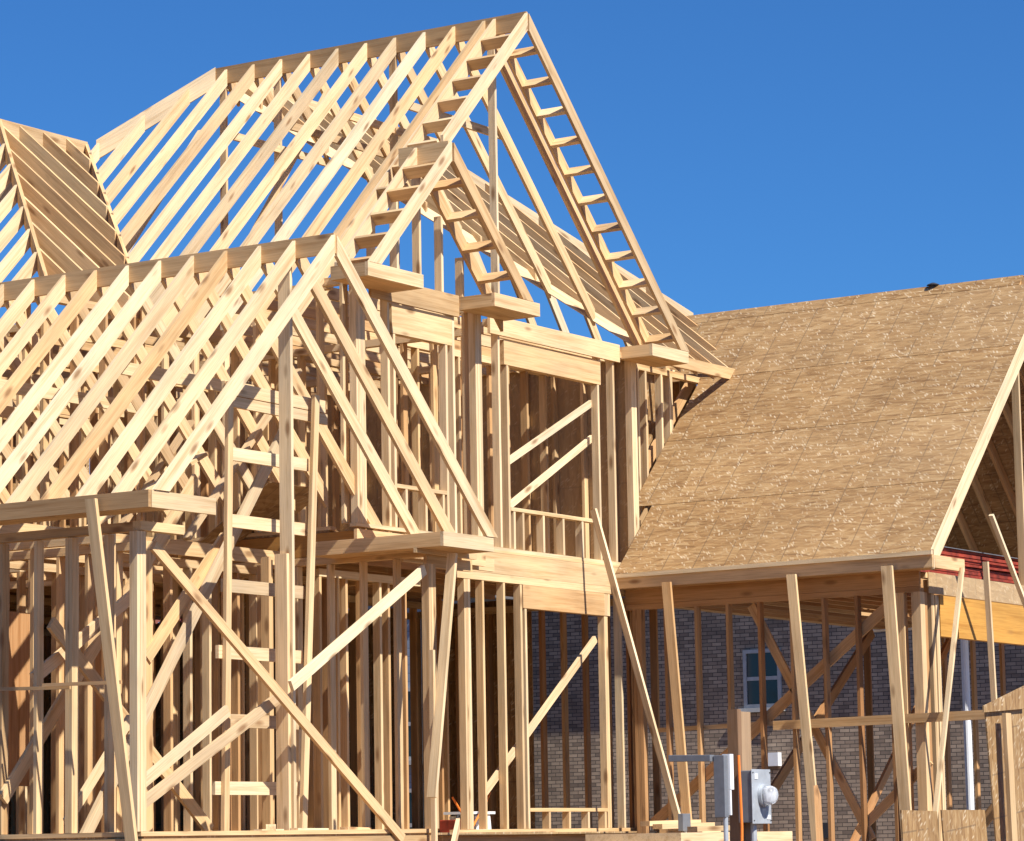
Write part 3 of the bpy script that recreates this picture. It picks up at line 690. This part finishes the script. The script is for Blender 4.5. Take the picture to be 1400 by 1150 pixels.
# ------------------------------------------------------------------ strand board sheets leaning by the garage
def sheet(a, b, c, d, label, n, tone=.35):
    m = MB(); m.panel(a, b, c, d, .014, n, tone=tone); o = m.build('strand_board_sheet', OSB, None)
    tag(o, label, 'wood sheet', 'loose strand-board sheets before the garage'); return o
sheet((25.43, 12.5, .235), (25.55, 12.5, -1.55), (26.32, 12.5, -1.55), (26.16, 12.5, .225), 'low strand-board sheet, left one of the pair at the garage corner', (0, -1, 0), .12)
sheet((26.20, 12.47, .235), (26.36, 12.47, -1.55), (27.35, 12.47, -1.55), (27.13, 12.47, .235), 'low strand-board sheet overlapped by the tall sheet', (0, -1, 0), .12)
sheet((27.12, 12.42, 1.16), (27.42, 12.42, -1.58), (29.9, 12.42, -1.58), (29.9, 12.42, 1.28), 'tall strand-board sheet standing behind a pale upright board', (0, -1, 0), .12)
sheet((27.0, 12.38, 1.20), (27.0, 12.38, 1.14), (27.95, 12.38, 1.20), (27.95, 12.38, 1.42), 'small tapered strand-board offcut on top of the tall sheet', (0, -1, 0), .12)
leaner((27.37, 12.30, 1.14), (27.42, 12.28, -1.6), 'pale upright board standing in front of the tall strand-board sheet', t=.12, d=.04, tone=.35)

# red stack in the garage attic
rs = MB(); z = 2.87
rs_thing = thing('sheet_stack', (33.6, 15.6, 2.87), 'stack of red-edged sheets stored in the garage attic', 'stack')
for i in range(11):
    h = rnd(.028, .052); o_ = rnd(-.06, .06)
    m = MB(); m.prism((32.0 + o_, 16.1, z + h), (35.2 + o_, 16.1 + rnd(-.03, .03), z + h + rnd(0, .03)), 1.2, h * .78, (0, 0, -1)); m.build('sheet', REDP, rs_thing); z += h
m = MB(); m.box(31.98, 35.15, 15.48, 16.7, z + .012, z + .02); m.build('top_sheet', GREYP, rs_thing)

# ------------------------------------------------------------------ meter post and boxes
mp = thing('meter_post', (25.6, 14.2, -1.6), 'short weathered wooden post carrying the electric meter', 'post')
m = MB(); m.box(25.51, 25.58, 14.19, 14.30, -1.6, 1.20, tone=.9); m.box(25.583, 25.78, 14.20, 14.29, -1.6, 1.18, tone=.2); m.build('post', TREATED, mp)
mb = thing('electric_meter', (25.55, 14.1, .1), 'grey steel meter box with a round glass meter on the wooden post', 'meter')
m = MB(); m.box(25.46, 25.80, 14.03, 14.18, .15, .63); m.build('box', GREYP, mb, bevel=.008)
m = MB(); m.box(25.45, 25.81, 14.022, 14.031, .14, .64); m.build('cover', GALV, mb, bevel=.003); m = MB(); m.box(25.50, 25.56, 14.017, 14.0215, .55, .60); m.box(25.72, 25.78, 14.017, 14.0215, .18, .22); m.build('plate', WHITE, mb)
m = MB(); [m.tube([(a, 14.0215, z), (a, 14.015, z)], .006, 8) for a in (25.47, 25.79) for z in (.17, .61)]; m.build('bolt', DARKP, mb)
m = MB(); m.tube([(25.655, 14.02, .40), (25.655, 13.985, .40)], .105, 28); m.build('meter_ring', GALV, mb)
m = MB(); m.tube([(25.655, 13.985, .40), (25.655, 13.965, .40)], .078, 24); m.box(25.60, 25.71, 13.955, 13.964, .35, .46); m.build('dial', WHITE, mb)
m = MB(); m.box(25.63, 25.69, 13.948, 13.954, .425, .448); m.build('display', DARKP, mb)
m = MB(); m.tube([(25.655, 13.985, .40), (25.655, 13.93, .40), (25.655, 13.895, .40), (25.655, 13.88, .40)], [.09, .088, .07, .03], 24); m.build('glass_dome', CLEAR, mb, smooth=True)
m = MB(); m.tube([(25.6, 14.1, .15), (25.6, 14.1, -1.6)], .03, 12); m.build('conduit', GALV, mb)
pb = thing('power_outlet_box', (24.9, 14.0, .1), 'open grey steel outlet box with its cover swung out beside the meter post', 'electrical box')
m = MB(); m.box(24.86, 24.93, 13.98, 14.09, .20, .76); m.build('box', GREYP, pb, bevel=.004)
m = MB(); m.box(24.935, 25.0, 13.96, 14.04, .45, .77); m.box(24.935, 24.96, 13.965, 14.03, .22, .449); m.build('socket_panel', WHITE, pb)
m = MB(); m.prism((24.86, 14.10, .765), (24.86, 14.54, .775), .08, .06, (0, 0, -1)); m.build('cover', GREYP, pb, bevel=.004)
m = MB(); m.tube([(24.9, 14.0, .2), (24.9, 14.0, -1.6)], .022, 10); m.build('pipe', GALV, pb)
tag(MB().tube([(25.08, 13.95, .76), (25.075, 13.94, .5), (25.09, 13.94, .1), (25.08, 13.95, -.4), (25.2, 13.9, -1.0), (25.6, 13.8, -1.55)], .014, 8).build('extension_cord', ORANGE, None), 'orange power cord hanging down from the grey outlet box', 'cord')
tag(MB().box(26.72, 26.87, 15.5, 15.56, .09, .26).build('junction_box', GREYP, None, bevel=.005), 'small square grey box low beside the foot of a leaning board', 'electrical box')
st = MB(); st.tube([(26.8, 15.53, .09), (26.8, 15.53, -1.6)], .02, 8); tag(st.build('pipe', GALV, None), 'thin grey pipe under the small square box', 'pipe')
# vent cap on the garage ridge
vc = MB(); vc.tube([(34.17, 16.13, 6.60), (34.17, 16.13, 6.635)], .03, 12); vc.tube([(34.17, 16.13, 6.635), (34.17, 16.13, 6.645), (34.17, 16.13, 6.665)], [.08, .07, .02], 14)
tag(vc.build('vent_cap', DARKP, None), 'small dark vent cap on the sheathed garage ridge', 'vent')
# scraps on the deck edge
def scrap(a, b, t, d, label, tone=.2, mat=PINE, name='wood_offcut'):
    o = MB().prism(a, b, t, d, (0, 0, -1), tone=tone).build(name, mat, None); tag(o, label, 'offcut', 'wood scraps lying on the deck'); return o
scrap((22.88, 17.36, .172), (23.40, 17.40, .168), .09, .03, 'pale flat offcut at the foot of the tall temporary post', 0)
scrap((22.4, 17.4, .165), (22.75, 17.42, .165), .09, .03, 'pale flat offcut just left of the tall post foot', 0)
scrap((22.5, 17.33, .19), (22.72, 17.5, .21), .09, .04, 'stubby offcut by the ladder foot', .1)
scrap((23.7, 17.4, .18), (24.1, 17.42, .17), .09, .03, 'offcut lying between two front studs', .3)
scrap((24.85, 17.0, -.12), (25.3, 17.2, .25), RT, .1, 'short slanting board at the foot of the thick porch post', .2)
for i, (u_, v_, z_, lb) in enumerate(((27.6, 15.9, .12, 'jumbled offcuts on the sill pile, widest piece'), (27.3, 15.8, .165, 'thin offcut lying across the sill pile'), (27.9, 16.3, .20, 'offcut resting at the main wall corner'), (26.6, 15.0, .13, 'pale offcut under the small grey box'))):
    scrap((u_ - .4, v_ + .1, z_), (u_ + .3, v_ - .1, z_ + .01), .14, .05, lb, .1 + .1 * i)
pile = thing('lumber_pile', (27.5, 15.9, -1.6), 'low pile of rough boards under the offcuts beside the main wall', 'lumber pile')
zz = -1.6
for i in range(12):
    MB().prism((26.4 + rnd(-.1, .1), 15.9, zz + .135), (28.6 + rnd(-.1, .2), 15.9 + rnd(-.1, .1), zz + .135), 1.1, .13, (0, 0, -1), tone=rnd(.2, .5)).build('board_layer', PINE, pile); zz += .14
pile2 = thing('lumber_pile', (30.1, 17.45, -1.6), 'short stack of boards in the corner where garage and main walls meet', 'lumber pile')
zz = -1.6
for i in range(12):
    MB().prism((29.6 + rnd(-.08, .08), 17.45, zz + .135), (30.6 + rnd(-.08, .08), 17.45, zz + .135), .7, .13, (0, 0, -1), tone=rnd(.2, .5)).build('board_layer', PINE, pile2); zz += .1375
for (a, b, lb) in (((27.2, 14.3, -1.5), (27.4, 15.2, .25), 'steep dark board leaning behind the meter post'), ((26.2, 13.7, -.6), (27.3, 14.3, .40), 'slanting brown board running up to the meter box')):
    leaner(a, b, lb, d=.13, tone=.9, D=(-.5, 0, .8))
# tools and cooler on the main floor
ck = thing('tool_case', (28.9, 19.6, F1), 'dark red tool case on the ground floor behind the studs', 'case')
MB().box(28.75, 28.95, 19.5, 19.8, F1 + .001, .27).build('case', REDP, ck, bevel=.01); MB().tube([(28.80, 19.6, .27), (28.82, 19.6, .31), (28.88, 19.6, .31), (28.90, 19.6, .27)], .012, 8).build('handle', DARKP, ck)
wb = thing('storage_bin', (29.5, 19.6, F1), 'white plastic bin on the ground floor seen between studs', 'bin')
MB().prism((29.35, 19.6, F1 + .001), (29.32, 19.6, .33), .3, .35, (0, 1, 0)).build('tub', WHITE, wb); MB().box(29.1, 29.55, 19.58, 19.98, .331, .36).build('lid', WHITE, wb)
tag(MB().tube([(27.7, 18.9, .5), (27.85, 18.85, .28), (28.0, 18.85, .18), (28.35, 18.9, .45), (28.5, 18.95, .55)], .012, 8).build('extension_cord', ORANGE, None), 'orange extension cord looping over the floor by the entrance studs', 'cord')

# ------------------------------------------------------------------ houses behind
def window(parent, u, v0, v1, z0, z1, depth=.05):
    m = MB(); f_ = .07
    m.box(u - depth, u - .002, v0, v1, z1 - f_, z1); m.box(u - depth, u - .002, v0, v1, z0, z0 + f_)
    m.box(u - depth, u - .002, v0, v0 + f_, z0 + f_, z1 - f_); m.box(u - depth, u - .002, v1 - f_, v1, z0 + f_, z1 - f_)
    mid = (z0 + z1) / 2; m.box(u - depth * .8, u - .002, v0 + f_, v1 - f_, mid - .035, mid + .035)
    o = m.build('window', TRIM, parent)
    MB().box(u - .02, u - .006, v0 + f_, v1 - f_, z0 + f_, z1 - f_).build('pane', GLASS, o); MB().box(u - .12, u - .001, v0 - .08, v1 + .08, z0 - .08, z0 - .001).build('sill', TRIM, o)
bh = thing('brick_house', (52, 28, -1.6), 'grey brick neighbouring house seen through the garage framing', 'house')
MB().box(52, 62, 19, 33.9, -1.7, 5.7).build('wall', BRICK, bh)
m = MB()
m.quad([(51.4, 18.4, 5.6), (51.4, 34.4, 5.6), (57, 29, 9.4), (57, 24, 9.4)]); m.quad([(62.6, 34.4, 5.6), (62.6, 18.4, 5.6), (57, 24, 9.4), (57, 29, 9.4)])
m.quad([(51.4, 34.4, 5.6), (62.6, 34.4, 5.6), (57, 29, 9.4)]); m.quad([(62.6, 18.4, 5.6), (51.4, 18.4, 5.6), (57, 24, 9.4)]); m.quad([(51.4, 18.4, 5.58), (62.6, 18.4, 5.58), (62.6, 34.4, 5.58), (51.4, 34.4, 5.58)])
m.build('roof', SHINGLE, bh)
MB().box(51.36, 51.40, 18.4, 34.4, 5.42, 5.62).build('gutter', WHITE, bh)
for v0, v1 in ((27.95, 28.75),): window(bh, 52, v0, v1, 2.45, 3.55)
MB().box(51.85, 51.99, 28.0, 28.3, 1.35, 1.6).build('white_wall_box', WHITE, bh)  # plain white box for a small white item on the brick wall
MB().tube([(40.0, 18.60, 2.9), (40.0, 18.60, -1.6)], .055, 12).build('porch_column', WHITE, bh)
MB().box(39.85, 40.15, 17.0, 20.2, 2.9, 3.1).build('porch_beam', WHITE, bh); MB().box(39.7, 52, 16.8, 20.4, 3.1, 3.2).build('porch_roof', SHINGLE, bh)
MB().box(51.93, 51.998, 26.95, 27.15, .0, .28).build('basement_vent', DARKP, bh)
sh = thing('siding_house', (46, 33, -1.6), 'blue-grey sided house glimpsed between the front studs', 'house')
MB().box(46, 49.5, 31.9, 38.0, -1.7, 4.6).build('wall', SIDING, sh)
m = MB(); m.quad([(45.6, 31.6, 4.5), (45.6, 38.3, 4.5), (47.75, 38.3, 6.6), (47.75, 31.6, 6.6)]); m.quad([(49.9, 38.3, 4.5), (49.9, 31.6, 4.5), (47.75, 31.6, 6.6), (47.75, 38.3, 6.6)]); m.quad([(45.6, 31.6, 4.48), (49.9, 31.6, 4.48), (47.75, 31.6, 6.58)]); m.quad([(45.6, 38.3, 4.48), (49.9, 38.3, 4.48), (47.75, 38.3, 6.58)]); m.build('roof', SHINGLE, sh)
for z0 in (-.3, 1.5): window(sh, 46, 31.95, 32.75, z0, z0 + 1.3)
window(sh, 46, 33.6, 34.7, 1.2, 2.6)

# ------------------------------------------------------------------ trees
def tree(x, y, h, r, label, leaf, nl=2600, seed=1):
    random.seed(seed)
    t = thing('tree', (x, y, -1.6), label, 'tree', 'trees behind the houses')
    m = MB(); m.tube([(x, y, -1.6), (x + .1, y, -1.6 + h * .3), (x - .1, y + .1, -1.6 + h * .55), (x, y, -1.6 + h * .85)], [.26, .2, .13, .04], 10)
    for i in range(9):
        a = rnd(0, 6.28); z0 = -1.6 + h * rnd(.28, .65); L = r * rnd(.6, 1)
        m.tube([(x, y, z0), (x + math.cos(a) * L * .5, y + math.sin(a) * L * .5, z0 + L * .35), (x + math.cos(a) * L, y + math.sin(a) * L, z0 + L * .5)], [.09, .05, .015], 6)
    m.build('trunk', BARK, t)
    m = MB(); cl = []
    for i in range(34):
        a = rnd(0, 6.28); ph = rnd(-1, 1); q = rnd(.45, 1.0) * r
        cl.append((x + q * math.cos(a) * math.sqrt(1 - ph * ph * .8), y + q * math.sin(a) * math.sqrt(1 - ph * ph * .8), -1.6 + h * .62 + ph * h * .33, rnd(.35, .75) * r * .5, rnd(0, 1)))
    for i in range(nl):
        c = random.choice(cl); d = V((random.gauss(0, 1), random.gauss(0, 1), random.gauss(0, .8))) * (c[3] * .55)
        p = V(c[:3]) + d; s = rnd(.10, .22); a = V((rnd(-1, 1), rnd(-1, 1), rnd(-1, 1))).normalized(); b = a.cross(V((rnd(-1, 1), rnd(-1, 1), rnd(-1, 1)))).normalized()
        m.quad([p - a * s, p - b * s * .6, p + a * s, p + b * s * .6], tone=min(1, max(0, c[4] * .6 + rnd(0, .45))))
    m.build('crown', leaf, t)
tree(38.5, 30.8, 6.4, 2.2, 'russet-leaved tree glimpsed between the tall post and the sided house', AUTUMN, seed=11)
tree(36.5, 28.2, 4.2, 1.6, 'low dark green tree just left of the sided house', LEAF, seed=12)
tree(37.5, 33.4, 5.2, 2.4, 'bushy green tree beyond the left wing studs', LEAF, seed=13)
tree(36.0, 35.8, 4.6, 2.0, 'green tree seen through the far left studs', LEAF, seed=14)
tree(44.0, 40.0, 6.4, 2.8, 'taller green tree farthest behind the left wing', LEAF, seed=15)
